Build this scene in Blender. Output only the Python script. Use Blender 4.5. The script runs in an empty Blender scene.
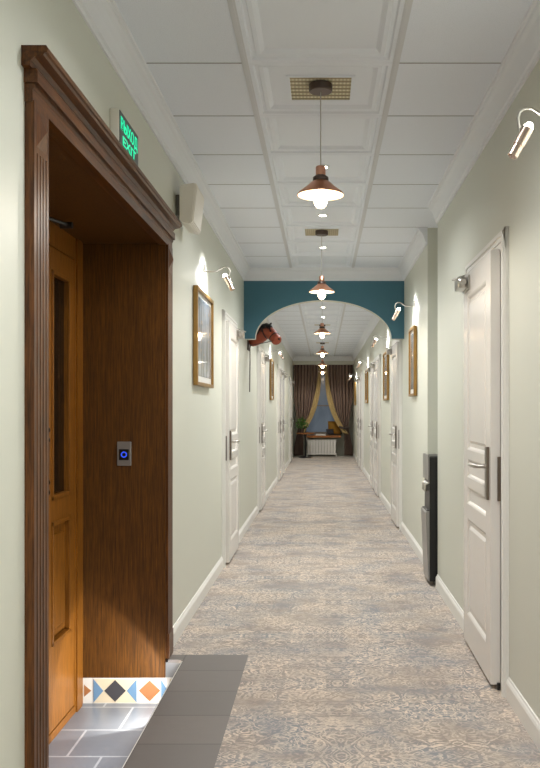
import bpy, bmesh, math, random
from mathutils import Vector, Matrix
random.seed(4)
C = bpy.context.scene.collection
PI = math.pi

# ------------------------------------------------------------------ materials
def lin(c):
    r = []
    for v in c[:3]:
        v /= 255.0
        r.append(v / 12.92 if v <= .04045 else ((v + .055) / 1.055) ** 2.4)
    return (r[0], r[1], r[2], 1.0)

class NT:
    """small wrapper to wire node trees"""
    def __init__(s, name):
        s.m = bpy.data.materials.new(name); s.m.use_nodes = True
        s.t = s.m.node_tree; s.b = s.t.nodes['Principled BSDF']
    def n(s, kind, **kw):
        x = s.t.nodes.new(kind)
        for k, v in kw.items():
            if k in x.inputs: s.put(x.inputs[k], v)
            else: setattr(x, k, v)
        return x
    def put(s, sock, v):
        if isinstance(v, bpy.types.NodeSocket): s.t.links.new(v, sock)
        else: sock.default_value = v
    def math(s, op, a, b=0.0, c=0.0):
        x = s.t.nodes.new('ShaderNodeMath'); x.operation = op
        for i, v in enumerate((a, b, c)): s.put(x.inputs[i], v)
        return x.outputs[0]
    def mix(s, f, a, b):
        x = s.t.nodes.new('ShaderNodeMix'); x.data_type = 'RGBA'
        s.put(x.inputs[0], f); s.put(x.inputs[6], a); s.put(x.inputs[7], b)
        return x.outputs[2]
    def coords(s, scale=(1, 1, 1), loc=(0, 0, 0)):
        tc = s.t.nodes.new('ShaderNodeTexCoord'); mp = s.t.nodes.new('ShaderNodeMapping')
        s.t.links.new(tc.outputs['Object'], mp.inputs[0])
        mp.inputs['Scale'].default_value = scale; mp.inputs['Location'].default_value = loc
        return mp.outputs[0]
    def noise(s, vec, scale, detail=3, dist=0.0, rough=.5):
        x = s.t.nodes.new('ShaderNodeTexNoise')
        s.put(x.inputs['Vector'], vec)
        x.inputs['Scale'].default_value = scale; x.inputs['Detail'].default_value = detail
        x.inputs['Distortion'].default_value = dist; x.inputs['Roughness'].default_value = rough
        return x.outputs['Fac']
    def ramp(s, f, stops):
        x = s.t.nodes.new('ShaderNodeValToRGB'); s.put(x.inputs[0], f)
        e = x.color_ramp.elements
        while len(e) < len(stops): e.new(.5)
        for k, (p, c) in enumerate(stops):
            e[k].position = p; e[k].color = c if len(c) == 4 else (*c, 1)
        return x.outputs[0]
    def bump(s, h, strength=.2, dist=.005):
        x = s.t.nodes.new('ShaderNodeBump'); s.put(x.inputs['Height'], h)
        x.inputs['Strength'].default_value = strength; x.inputs['Distance'].default_value = dist
        s.t.links.new(x.outputs[0], s.b.inputs['Normal'])
    def out(s, color=None, rough=.5, metal=0.0, **kw):
        if color is not None: s.put(s.b.inputs['Base Color'], color)
        s.put(s.b.inputs['Roughness'], rough); s.put(s.b.inputs['Metallic'], metal)
        for k, v in kw.items(): s.put(s.b.inputs[k.replace('_', ' ')], v)
        return s.m

def plain(name, rgb, rough=.5, metal=0.0, var=.06, nscale=9.0, **kw):
    t = NT(name); c = lin(rgb)
    d = tuple(v * (1 - var) for v in c[:3]) + (1,)
    f = t.noise(t.coords(), nscale, 3)
    return t.out(t.mix(f, d, c), rough, metal, **kw)

def glow(name, rgb, strength):
    t = NT(name); c = lin(rgb)
    t.b.inputs['Emission Color'].default_value = c
    t.b.inputs['Emission Strength'].default_value = strength
    return t.out(c, .4)

def wood(name, dark, light, rough=.35, scale=(9, 9, .7)):
    t = NT(name); v = t.coords(scale)
    g = t.noise(v, 9, 6, .35, .62)
    f = t.noise(t.coords((60, 60, 2.2)), 6, 3, .1)
    c = t.mix(t.ramp(g, [(.32, (0, 0, 0)), (.68, (1, 1, 1))]), lin(dark), lin(light))
    c = t.mix(t.math('MULTIPLY', t.ramp(f, [(.5, (0, 0, 0)), (.62, (1, 1, 1))]), .45), c, tuple(x * .4 for x in lin(dark)[:3]) + (1,))
    t.bump(f, .08, .002)
    return t.out(c, rough, Specular_IOR_Level=.3)

def paint(name, rgb, rough):
    t = NT(name); c = lin(rgb)
    f = t.noise(t.coords(), 1.3, 3)
    t.bump(t.noise(t.coords(), 260, 2), .04, .001)
    return t.out(t.mix(f, tuple(v * .96 for v in c[:3]) + (1,), c), rough)

M = {}
M['wall'] = paint('sage wall paint', (205, 207, 195), .42)
M['blue'] = paint('teal paint', (62, 110, 127), .6)
M['white'] = plain('white lacquer', (222, 219, 214), .22, var=.02)
M['trim'] = plain('white trim paint', (226, 225, 220), .38, var=.02)
M['crown'] = plain('plaster cornice', (224, 227, 232), .6, var=.03)
M['casing'] = wood('walnut portal', (54, 29, 10), (108, 66, 30), .36, (9, 9, .7))
M['casing_h'] = wood('walnut lintel', (54, 29, 10), (108, 66, 30), .36, (9, .7, 9))
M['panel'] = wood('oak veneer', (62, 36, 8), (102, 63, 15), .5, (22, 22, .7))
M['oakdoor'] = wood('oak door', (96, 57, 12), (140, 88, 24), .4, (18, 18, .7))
M['sill'] = wood('oak bench', (120, 74, 40), (170, 112, 64), .4, (1, 9, 9))
M['steel'] = plain('brushed steel', (186, 182, 176), .28, 1.0)
M['warmsteel'] = plain('warm steel', (196, 176, 162), .25, 1.0)
M['nickel'] = plain('dark nickel', (120, 110, 102), .3, 1.0)
M['bronze'] = plain('dark bronze', (50, 40, 34), .35, .9)
M['copper'] = plain('copper', (222, 166, 140), .34, 1.0)
M['copperdark'] = plain('aged copper cap', (96, 84, 78), .4, .9)
M['inner'] = plain('shade enamel', (250, 245, 232), .4)
M['cord'] = plain('grey cord', (176, 173, 168), .6)
M['bulb'] = glow('lit bulb', (255, 226, 186), 30)
M['spot'] = glow('lit downlight', (255, 244, 228), 26)
M['sconceglow'] = glow('lit sconce lamp', (255, 250, 240), 26)
M['rim'] = plain('downlight ring', (225, 224, 220), .4)
M['black'] = plain('black plastic', (22, 22, 23), .35)
M['darkgrey'] = plain('dark grey plastic', (58, 56, 56), .4)
M['silver'] = plain('silver plastic', (150, 149, 147), .32, .5)
M['bracket'] = plain('grey bracket', (120, 118, 112), .5)
M['spk'] = plain('speaker plastic', (226, 222, 212), .5)
M['gold'] = plain('gilt frame', (160, 124, 66), .38, .5, var=.3, nscale=30)
M['mat'] = plain('mount board', (226, 226, 224), .3, var=.02)
M['green'] = glow('green lettering', (14, 205, 150), .9)
M['signface'] = plain('sign face', (36, 42, 40), .3)
M['horse'] = plain('red brown hide', (176, 84, 56), .45, var=.35, nscale=22)
M['mane'] = plain('black mane', (24, 18, 17), .7)
M['leather'] = plain('dark bridle leather', (58, 42, 36), .5)
M['leaf'] = plain('plant leaves', (78, 122, 50), .5, var=.5, nscale=30)
M['pot'] = plain('dark pot', (60, 44, 36), .5)
M['radiator'] = plain('radiator enamel', (232, 230, 226), .35, var=.02)
M['mustard'] = plain('mustard cloth', (176, 128, 40), .85, var=.4, nscale=25)
M['darkcloth'] = plain('charcoal cloth', (52, 50, 54), .9)
M['cream'] = plain('cream paper', (222, 218, 206), .7)
M['bluelight'] = glow('button ring', (50, 90, 255), .4)
M['threshold'] = plain('pale stone', (126, 128, 130), .5)

def carpet():
    t = NT('damask carpet')
    tc = t.t.nodes.new('ShaderNodeTexCoord')
    sep = t.t.nodes.new('ShaderNodeSeparateXYZ'); t.t.links.new(tc.outputs['Object'], sep.inputs[0])
    wob = t.noise(tc.outputs['Object'], 3.5, 3)
    x = t.math('PINGPONG', t.math('ADD', sep.outputs[0], 20.095), .42)
    y = t.math('PINGPONG', t.math('ADD', sep.outputs[1], 19.7), .78)
    x = t.math('ADD', x, t.math('MULTIPLY', wob, .05))
    cb = t.t.nodes.new('ShaderNodeCombineXYZ'); t.put(cb.inputs[0], x); t.put(cb.inputs[1], y)
    v = cb.outputs[0]
    # scrolling contour lines of a mirrored field = damask arabesques
    a = t.noise(v, 7.0, .6, 1.9)
    l1 = t.math('PINGPONG', t.math('MULTIPLY', a, 6.5), .5)
    lines = t.ramp(l1, [(.0, (1, 1, 1)), (.15, (1, 1, 1)), (.24, (0, 0, 0))])
    a2 = t.noise(v, 15.0, .8, 2.2)
    l2 = t.math('PINGPONG', t.math('MULTIPLY', a2, 4.0), .5)
    lines2 = t.ramp(l2, [(.0, (1, 1, 1)), (.13, (1, 1, 1)), (.24, (0, 0, 0))])
    blot = t.ramp(t.noise(v, 3.4, 1, .9), [(.44, (0, 0, 0)), (.55, (1, 1, 1))])
    wear = t.ramp(t.noise(t.coords((1.0, 1.3, 1)), 2.6, 5, .4, .62), [(.34, (.12, .12, .12)), (.56, (1, 1, 1))])
    fray = t.ramp(t.noise(tc.outputs['Object'], 75, 2, .3), [(.32, (.25, .25, .25)), (.52, (1, 1, 1))])
    big = t.ramp(t.noise(t.coords((1.0, 1.1, 1), (3, 1, 0)), 2.6, 5, .5, .62), [(.38, (0, 0, 0)), (.62, (1, 1, 1))])
    pile = t.noise(t.coords((1, 1, 1)), 420, 2)
    base = t.mix(big, lin((138, 140, 144)), lin((163, 153, 144)))
    base = t.mix(t.math('MULTIPLY', blot, .4), base, lin((142, 131, 123)))
    m = t.math('MULTIPLY', t.math('MAXIMUM', t.math('MULTIPLY', lines, t.math('ADD', t.math('MULTIPLY', blot, .5), .5)), t.math('MULTIPLY', lines2, t.math('SUBTRACT', 1.0, t.math('MULTIPLY', blot, .6)))), t.math('MULTIPLY', wear, fray))
    col = t.mix(t.math('MULTIPLY', m, .9), base, lin((226, 209, 191)))
    shade = t.math('ADD', t.math('MULTIPLY', pile, .5), .72)
    vm = t.t.nodes.new('ShaderNodeVectorMath'); vm.operation = 'SCALE'
    t.put(vm.inputs[0], col); t.put(vm.inputs['Scale'], shade)
    t.bump(t.math('ADD', pile, t.math('MULTIPLY', m, .6)), .35, .004)
    return t.out(vm.outputs[0], .92, Specular_IOR_Level=.15)
M['carpet'] = carpet()

def tilemat(name, c1, c2, joint, w, h, off=.5, rough=.35, js=.008, loc=(0, 0, 0), rot=False):
    t = NT(name)
    v = t.coords((1, 1, 1), loc)
    b = t.t.nodes.new('ShaderNodeTexBrick'); t.put(b.inputs['Vector'], v)
    b.offset = off
    b.inputs['Color1'].default_value = lin(c1); b.inputs['Color2'].default_value = lin(c2)
    b.inputs['Mortar'].default_value = lin(joint)
    b.inputs['Scale'].default_value = 1.0; b.inputs['Mortar Size'].default_value = js
    b.inputs['Brick Width'].default_value = w; b.inputs['Row Height'].default_value = h
    n = t.noise(t.coords((2, 6, 1)), 5, 4)
    col = t.mix(t.math('MULTIPLY', n, .3), b.outputs['Color'], lin(tuple(x * .8 for x in c1)))
    return t.out(col, rough)
M['darktile'] = tilemat('dark grey floor tile', (114, 108, 104), (106, 101, 98), (84, 80, 77), .9, .285, 0, .5, .004, (.67, -2.17 , 0))
M['greytile'] = tilemat('grey floor tile', (122, 127, 135), (112, 118, 127), (176, 180, 186), .57, .285, .25, .3, .005, (-.24, -.01, 0))

def ceiltile():
    t = NT('mineral ceiling tile')
    n = t.noise(t.coords(), 330, 2)
    c = t.mix(t.ramp(n, [(.33, (0, 0, 0)), (.42, (1, 1, 1))]), lin((208, 213, 222)), lin((225, 230, 239)))
    t.bump(n, .1, .001)
    return t.out(c, .8)
M['ceil'] = ceiltile()
M['coffer'] = plain('coffered tile', (226, 231, 239), .6, var=.02)
M['grid'] = plain('grid bar', (204, 206, 210), .5, var=.02)
M['gap'] = plain('tile edge', (120, 119, 117), .7)

def artwork(name, seed):
    t = NT(name)
    v = t.coords((1.0, 2.2, .55), (seed, seed * .7, 0))
    n = t.noise(v, 7, 6, .6, .65)
    sep = t.t.nodes.new('ShaderNodeSeparateXYZ'); t.put(sep.inputs[0], t.coords())
    f = t.noise(t.coords((1, 9, 1.4), (0, seed, 0)), 3, 4)
    c = t.ramp(n, [(.28, lin((58, 64, 72))), (.42, lin((120, 130, 142))), (.56, lin((168, 178, 190))), (.72, lin((208, 212, 214)))])
    c = t.mix(t.ramp(f, [(.5, (0, 0, 0)), (.62, (1, 1, 1))]), c, lin((58, 66, 76)))
    c = t.mix(t.ramp(t.noise(t.coords((1, 5, 8), (seed, 0, 2)), 3, 2), [(.62, (0, 0, 0)), (.68, (1, 1, 1))]), c, lin((186, 158, 118)))
    return t.out(c, .3, Coat_Weight=1.0, Coat_Roughness=.04)

def vent():
    t = NT('perforated vent')
    v = t.coords()
    w1 = t.t.nodes.new('ShaderNodeTexWave'); w1.bands_direction = 'Y'; t.put(w1.inputs['Vector'], v)
    w1.inputs['Scale'].default_value = 8.0
    w2 = t.t.nodes.new('ShaderNodeTexWave'); w2.bands_direction = 'X'; t.put(w2.inputs['Vector'], v)
    w2.inputs['Scale'].default_value = 20.0; w2.inputs['Distortion'].default_value = 1.5
    f = t.math('MULTIPLY', w1.outputs['Fac'], t.math('ADD', t.math('MULTIPLY', w2.outputs['Fac'], .5), .5))
    return t.out(t.mix(f, lin((150, 137, 104)), lin((238, 229, 200))), .5)
M['vent'] = vent()

def drape():
    t = NT('striped drape')
    tc = t.t.nodes.new('ShaderNodeTexCoord')
    sep = t.t.nodes.new('ShaderNodeSeparateXYZ'); t.put(sep.inputs[0], tc.outputs['UV'])
    s = t.math('PINGPONG', t.math('MULTIPLY', sep.outputs[0], 9.0), .5)
    st = t.ramp(s, [(.30, (0, 0, 0)), (.40, (1, 1, 1))])
    c = t.mix(st, lin((146, 124, 112)), lin((76, 58, 52)))
    return t.out(c, .8)
M['drape'] = drape()
M['lining'] = plain('gold drape edge', (190, 164, 112), .75, var=.3, nscale=20)
def glassmat():
    t = NT('evening window pane')
    n = t.noise(t.coords((1, 1, .6)), 2.2, 3, .4)
    c = t.mix(n, lin((70, 84, 100)), lin((128, 142, 158)))
    t.put(t.b.inputs['Emission Color'], c); t.b.inputs['Emission Strength'].default_value = .22  # pane itself glows faintly, standing in for dusk light outside
    return t.out(c, .12)
M['pane'] = glassmat()
M['doorglass'] = plain('dark door glass', (26, 18, 10), .06, var=.3)
M['mortar'] = plain('band tile white', (206, 205, 201), .3, var=.02)
M['tblue'] = plain('band tile blue', (96, 130, 162), .3)
M['tcream'] = plain('band tile cream', (198, 187, 163), .3)
M['tdark'] = plain('band tile black', (62, 62, 66), .25)
M['trust'] = plain('band tile rust', (158, 108, 70), .3)

# ------------------------------------------------------------------ mesh helpers
class MB:
    def __init__(s): s.bm = bmesh.new()
    def box(s, a, b, bev=0.0):
        x0, x1 = sorted((a[0], b[0])); y0, y1 = sorted((a[1], b[1])); z0, z1 = sorted((a[2], b[2]))
        vs = [s.bm.verts.new(p) for p in ((x0,y0,z0),(x1,y0,z0),(x1,y1,z0),(x0,y1,z0),(x0,y0,z1),(x1,y0,z1),(x1,y1,z1),(x0,y1,z1))]
        fs = [s.bm.faces.new([vs[i] for i in q]) for q in ((3,2,1,0),(4,5,6,7),(0,1,5,4),(1,2,6,5),(2,3,7,6),(3,0,4,7))]
        if bev > 0:
            es = list({e for f in fs for e in f.edges})
            bmesh.ops.bevel(s.bm, geom=es, offset=bev, segments=2, affect='EDGES', profile=.6)
        return s
    def face(s, pts):
        s.bm.faces.new([s.bm.verts.new(p) for p in pts]); return s
    def prism(s, prof, fn, t0, t1):
        """closed profile [(u, v)] extruded from t0 to t1; fn(u, v, t) -> xyz"""
        A = [s.bm.verts.new(fn(u, v, t0)) for u, v in prof]; B = [s.bm.verts.new(fn(u, v, t1)) for u, v in prof]
        n = len(prof)
        for i in range(n): s.bm.faces.new((A[i], A[(i+1) % n], B[(i+1) % n], B[i]))
        s.bm.faces.new(A[::-1]); s.bm.faces.new(B); return s
    def rings(s, rings, cap=True, closed=False):
        R = [[s.bm.verts.new(p) for p in r] for r in rings]
        n = len(R[0]); m = len(R)
        for k in range(m if closed else m - 1):
            a, b = R[k], R[(k+1) % m]
            for i in range(n): s.bm.faces.new((a[i], a[(i+1) % n], b[(i+1) % n], b[i]))
        if cap and not closed:
            s.bm.faces.new(R[0][::-1]); s.bm.faces.new(R[-1])
        return s
    def tube(s, pts, r, seg=10, flat=None):
        """round tube through pts; r a number, a list, or (ra, rb) pairs"""
        pts = [Vector(p) for p in pts]; out = []; ref = None
        for i, p in enumerate(pts):
            d = (pts[min(i+1, len(pts)-1)] - pts[max(i-1, 0)]).normalized()
            if ref is None:
                ref = Vector((0, 1, 0)) if abs(d.y) < .8 else Vector((0, 0, 1))
            u = (ref - d * ref.dot(d)).normalized(); w = d.cross(u); ref = u
            rr = r[i] if isinstance(r, list) else r
            ra, rb = rr if isinstance(rr, tuple) else (rr, rr)
            out.append([p + u * ra * math.cos(2*PI*k/seg) + w * rb * math.sin(2*PI*k/seg) for k in range(seg)])
        return s.rings(out)
    def lathe(s, prof, o=(0, 0, 0), seg=28, cap=False):
        out = [[(o[0] + r * math.cos(2*PI*k/seg), o[1] + r * math.sin(2*PI*k/seg), o[2] + z) for k in range(seg)] for r, z in prof]
        return s.rings(out, cap)
    def ball(s, o, r, seg=12, sc=(1, 1, 1)):
        rings = []
        for j in range(1, seg // 2 + 1):
            a = PI * j / (seg // 2 + 1)
            rings.append([(o[0] + r*sc[0]*math.sin(a)*math.cos(2*PI*k/seg), o[1] + r*sc[1]*math.sin(a)*math.sin(2*PI*k/seg), o[2] + r*sc[2]*math.cos(a)) for k in range(seg)])
        return s.rings(rings)
    def build(s, name, mat, parent=None, smooth=False, loc=None):
        bmesh.ops.recalc_face_normals(s.bm, faces=s.bm.faces)
        me = bpy.data.meshes.new(name); s.bm.to_mesh(me); s.bm.free()
        me.materials.append(mat)
        if smooth:
            for p in me.polygons: p.use_smooth = True
            me.set_sharp_from_angle(angle=math.radians(40))
        o = bpy.data.objects.new(name, me); C.objects.link(o)
        if parent: o.parent = parent
        if loc: o.location = loc
        return o

def tag(o, label, cat, group=None, kind=None):
    o['label'] = label; o['category'] = cat
    if group: o['group'] = group
    if kind: o['kind'] = kind
    return o
def thing(name, label, cat, loc=(0, 0, 0), group=None, kind=None, rz=0):
    o = bpy.data.objects.new(name, None); C.objects.link(o)
    o.empty_display_size = .1; o.location = loc; o.rotation_euler = (0, 0, rz)
    return tag(o, label, cat, group, kind)
def copy_tree(o, parent=None):
    c = o.copy(); C.objects.link(c); c.parent = parent
    for ch in [x for x in bpy.data.objects if x.parent == o]: copy_tree(ch, c)
    return c
def light(name, kind, energy, loc, color=(1, .9, .76), parent=None, size=.03, aim=None, angle=90, blend=.6):
    l = bpy.data.lights.new(name, kind); l.energy = energy; l.color = color
    l.shadow_soft_size = size
    if kind == 'SPOT': l.spot_size = math.radians(angle); l.spot_blend = blend
    o = bpy.data.objects.new(name, l); C.objects.link(o); o.location = loc
    if aim is not None: o.rotation_euler = Vector(aim).to_track_quat('-Z', 'Y').to_euler()
    if parent: o.parent = parent
    return o

STRIP = 4.5
# ------------------------------------------------------------------ dimensions (metres)
XL, XR, XR2 = -.77, .775, .79
ZC = 2.576                 # ceiling
Y0, YE = -4.0, 21.6        # ends of the corridor
PY0, PY1 = 2.29, 4.06      # portal opening
PZ = 2.0                   # portal soffit
NX, NZ = -1.15, -.21       # back of the porch and its lower floor
LX = -.67                  # edge of the landing
AY0, AY1 = 8.2, 8.32       # arch
T = .16

# ------------------------------------------------------------------ shell
m = MB()
m.box((-.365, Y0, -.25), (.95, YE, 0))
m.box((XL - .05, Y0, -.25), (-.365, PY0 - .02, 0)).box((XL - .05, PY1 + .07, -.25), (-.365, YE, 0))
m.box((.95, 5.5, -.25), (1.3, 6.6, 0))
tag(m.build('floor', M['carpet']), 'worn damask carpet in grey and beige covering the long corridor', 'carpet floor', kind='structure')
m = MB().box((LX, PY0 - .02, -.25), (-.365, PY1 + .07, .001)).box((XL + .026, PY1 - .01, -.014), (LX, PY1 + .07, .001))
tag(m.build('trim_1', M['darktile']), 'strip of dark grey floor tiles beside the wooden portal', 'floor tiles', kind='structure')
m = MB().box((XL + .01, PY1, -.25), (LX, PY1 + .07, -.014))
tag(m.build('trim_2', M['threshold']), 'pale stone end piece at the foot of the portal step', 'threshold', kind='structure')
m = MB().box((NX - .2, PY0 - .2, NZ - .05), (LX, PY1, NZ))
tag(m.build('floor_porch', M['greytile']), 'sunken floor of pale grey tiles in front of the wooden entrance door', 'tiled floor', kind='structure')

m = MB()
m.box((XL - T, Y0, -.3), (XL, PY0 - .04, 2.75)).box((XL - T, PY0 - .04, PZ + .02), (XL, PY1 + .02, 2.75)).box((XL - T, PY1 + .02, -.3), (XL, YE + 1.2, 2.75))
tag(m.build('wall_left', M['wall']), 'long left corridor wall painted pale sage', 'wall', kind='structure')
m = MB()
AL0, AL1, AX = 5.70, 6.37, 1.12
m.box((XR, Y0, -.05), (XR + T, AL0, 2.75)).box((XR + T, AL0 - .05, -.05), (AX + .1, AL0, 2.75))
m.box((AX, AL0, -.05), (AX + .1, AL1, 2.75)).box((XR2 + T, AL1, -.05), (AX + .1, AL1 + .05, 2.75)).box((XR2, AL1, -.05), (XR2 + T, YE + 1.2, 2.75))
tag(m.build('wall_right', M['wall']), 'right corridor wall in pale sage with a narrow alcove', 'wall', kind='structure')
m = MB().box((XL - T, Y0 - .1, -.3), (XR + T, Y0, 2.75))
tag(m.build('wall_back', M['wall']), 'plain sage wall closing the corridor behind the viewer', 'wall', kind='structure')

# arch: header with an elliptical opening
def arch():
    m = MB(); n = 40; zs, rise, hw, cx = 1.893, .375, .665, .003
    zt = ZC - .03
    xl, xr = XL, XR2
    ins = [(cx - hw * math.cos(PI * k / n), zs + rise * math.sin(PI * k / n)) for k in range(n + 1)]
    outl = [(xl if k == 0 else (xr if k == n else p[0]), zt) for k, p in enumerate(ins)]
    for y, flip in ((AY0, 0), (AY1, 1)):
        for k in range(n):
            q = [(ins[k][0], y, ins[k][1]), (ins[k+1][0], y, ins[k+1][1]), (outl[k+1][0], y, zt), (outl[k][0], y, zt)]
            m.face(q)
        m.face([(xl, y, zs), (ins[0][0], y, zs), (xl, y, zt)]); m.face([(ins[n][0], y, zs), (xr, y, zs), (xr, y, zt)])
    bmesh.ops.remove_doubles(m.bm, verts=m.bm.verts, dist=1e-5)
    b = m.build('wall_arch', M['blue'])
    m = MB()
    pts = [(xl, zs)] + ins + [(xr, zs)]
    for k in range(len(pts) - 1):
        a, c = pts[k], pts[k+1]
        m.face([(a[0], AY0, a[1]), (c[0], AY0, c[1]), (c[0], AY1, c[1]), (a[0], AY1, a[1])])
    bmesh.ops.remove_doubles(m.bm, verts=m.bm.verts, dist=1e-5)
    s = m.build('soffit', M['wall'], b); s['label'] = 'pale underside of the arch'
    tag(b, 'teal blue arched header spanning the corridor', 'archway', kind='structure')
arch()

# ceiling: side tiles, grid bars, coffered middle row
TL, TR = -.309, .289
g0 = 3.343 - .6 * 12
ys = [g0 + .6 * k for k in range(int((YE - g0) / .6) + 2)]
m = MB()
m.box((XL - T, Y0, ZC), (TL, YE + .05, ZC + .04)).box((TR, Y0, ZC), (AX + .1, YE + .05, ZC + .04)).box((TL, Y0, ZC + .06), (TR, YE, ZC + .1))
ceil = tag(m.build('ceiling', M['ceil']), 'suspended ceiling of pale mineral tiles with a coffered middle row', 'ceiling', kind='structure')
m = MB()
for x in (TL, TR):
    m.box((x - .013, Y0, ZC - .004), (x + .013, YE, ZC + .002)).box((x - .006, Y0, ZC - .007), (x + .006, YE, ZC - .004))
m.build('grid_bar', M['grid'], ceil)
m = MB()
for y in ys:
    if Y0 < y < YE:
        m.box((XL, y - .003, ZC - .001), (TL - .013, y + .003, ZC + .002)).box((TR + .013, y - .003, ZC - .001), (XR2, y + .003, ZC + .002))
m.build('tile_joint', M['gap'], ceil)
m = MB()
PR = [(0, .002), (.004, 0), (.028, 0), (.034, .009), (.046, .009), (.05, .006), (.066, .008), (.084, .022), (.09, .022)]
for y in ys[:-1]:
    a, b = y, y + .6
    if b < Y0 or a > YE: continue
    rings = [[(TL + d, a + d, ZC + h), (TR - d, a + d, ZC + h), (TR - d, b - d, ZC + h), (TL + d, b - d, ZC + h)] for d, h in PR]
    R = [[m.bm.verts.new(p) for p in r] for r in rings]
    for k in range(len(R) - 1):
        for i in range(4): m.bm.faces.new((R[k][i], R[k][(i+1) % 4], R[k+1][(i+1) % 4], R[k+1][i]))
    m.bm.faces.new(R[-1])
m.build('coffer', M['coffer'], ceil)

# cornices
CP = [(0, .12), (.008, .12), (.010, .105), (.018, .1), (.022, .085), (.03, .06), (.042, .036), (.055, .024), (.058, .012), (.068, .01), (.07, 0), (0, 0)]
def crown(name, label, runs):
    m = MB()
    for kind, c, t0, t1 in runs:
        if kind == 'L': fn = lambda u, v, t: (c + u, t, ZC - v)
        elif kind == 'R': fn = lambda u, v, t: (c - u, t, ZC - v)
        elif kind == 'F': fn = lambda u, v, t: (t, c - u, ZC - v)
        else: fn = lambda u, v, t: (t, c + u, ZC - v)
        m.prism(CP, fn, t0, t1)
    tag(m.build(name, M['crown'], smooth=False), label, 'cornice', kind='structure')
crown('trim_3', 'white moulded cornice along the top of the left wall', [('L', XL, Y0, AY0), ('L', XL, AY1, YE)])
crown('trim_4', 'white moulded cornice along the top of the right wall', [('R', XR, Y0, AL0), ('R', XR2, AL1, AY0), ('R', XR2, AY1, YE), ('R', AX, AL0, AL1)])
crown('trim_5', 'white moulded cornice across the top of the teal arch', [('F', AY0, XL, XR2), ('B', AY1, XL, XR2)])
crown('trim_6', 'white moulded cornice above the curtains at the far end', [('F', YE, XL, XR2)])

# ------------------------------------------------------------------ doors along the walls
# starts (outer edge of casing along the corridor)
DW = .94
left_doors = [6.40, 9.80, 14.0, 15.08, 18.9]
right_doors = [3.51, 8.40, 11.45, 12.52, 16.4, 17.48]
BP = [(0, 0), (.014, 0), (.014, .066), (.01, .076), (.006, .08), (.004, .088), (0, .09)]
def baseboard(name, label, X, s, runs):
    m = MB()
    for a, b in runs: m.prism(BP, lambda u, v, t: (X(t) + s * u, t, v), a, b)
    return m
def runs_between(starts, a, b):
    out = []; c = a
    for d in starts:
        if a <= d < b: out.append((c, d)); c = d + DW
    out.append((c, b)); return [r for r in out if r[1] - r[0] > .01]
m = baseboard('', '', lambda t: XL, 1, [(Y0, 2.17)] + runs_between(left_doors, 4.18, YE))
tag(m.build('baseboard_left', M['trim']), 'white skirting along the foot of the left wall', 'skirting', kind='structure')
m = MB()
for a, b in runs_between(right_doors[:1], Y0, AL0): m.prism(BP, lambda u, v, t: (XR - u, t, v), a, b)
for a, b in runs_between(right_doors[1:], AL1, YE): m.prism(BP, lambda u, v, t: (XR2 - u, t, v), a, b)
tag(m.build('baseboard_right', M['trim']), 'white skirting along the foot of the right wall', 'skirting', kind='structure')

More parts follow.
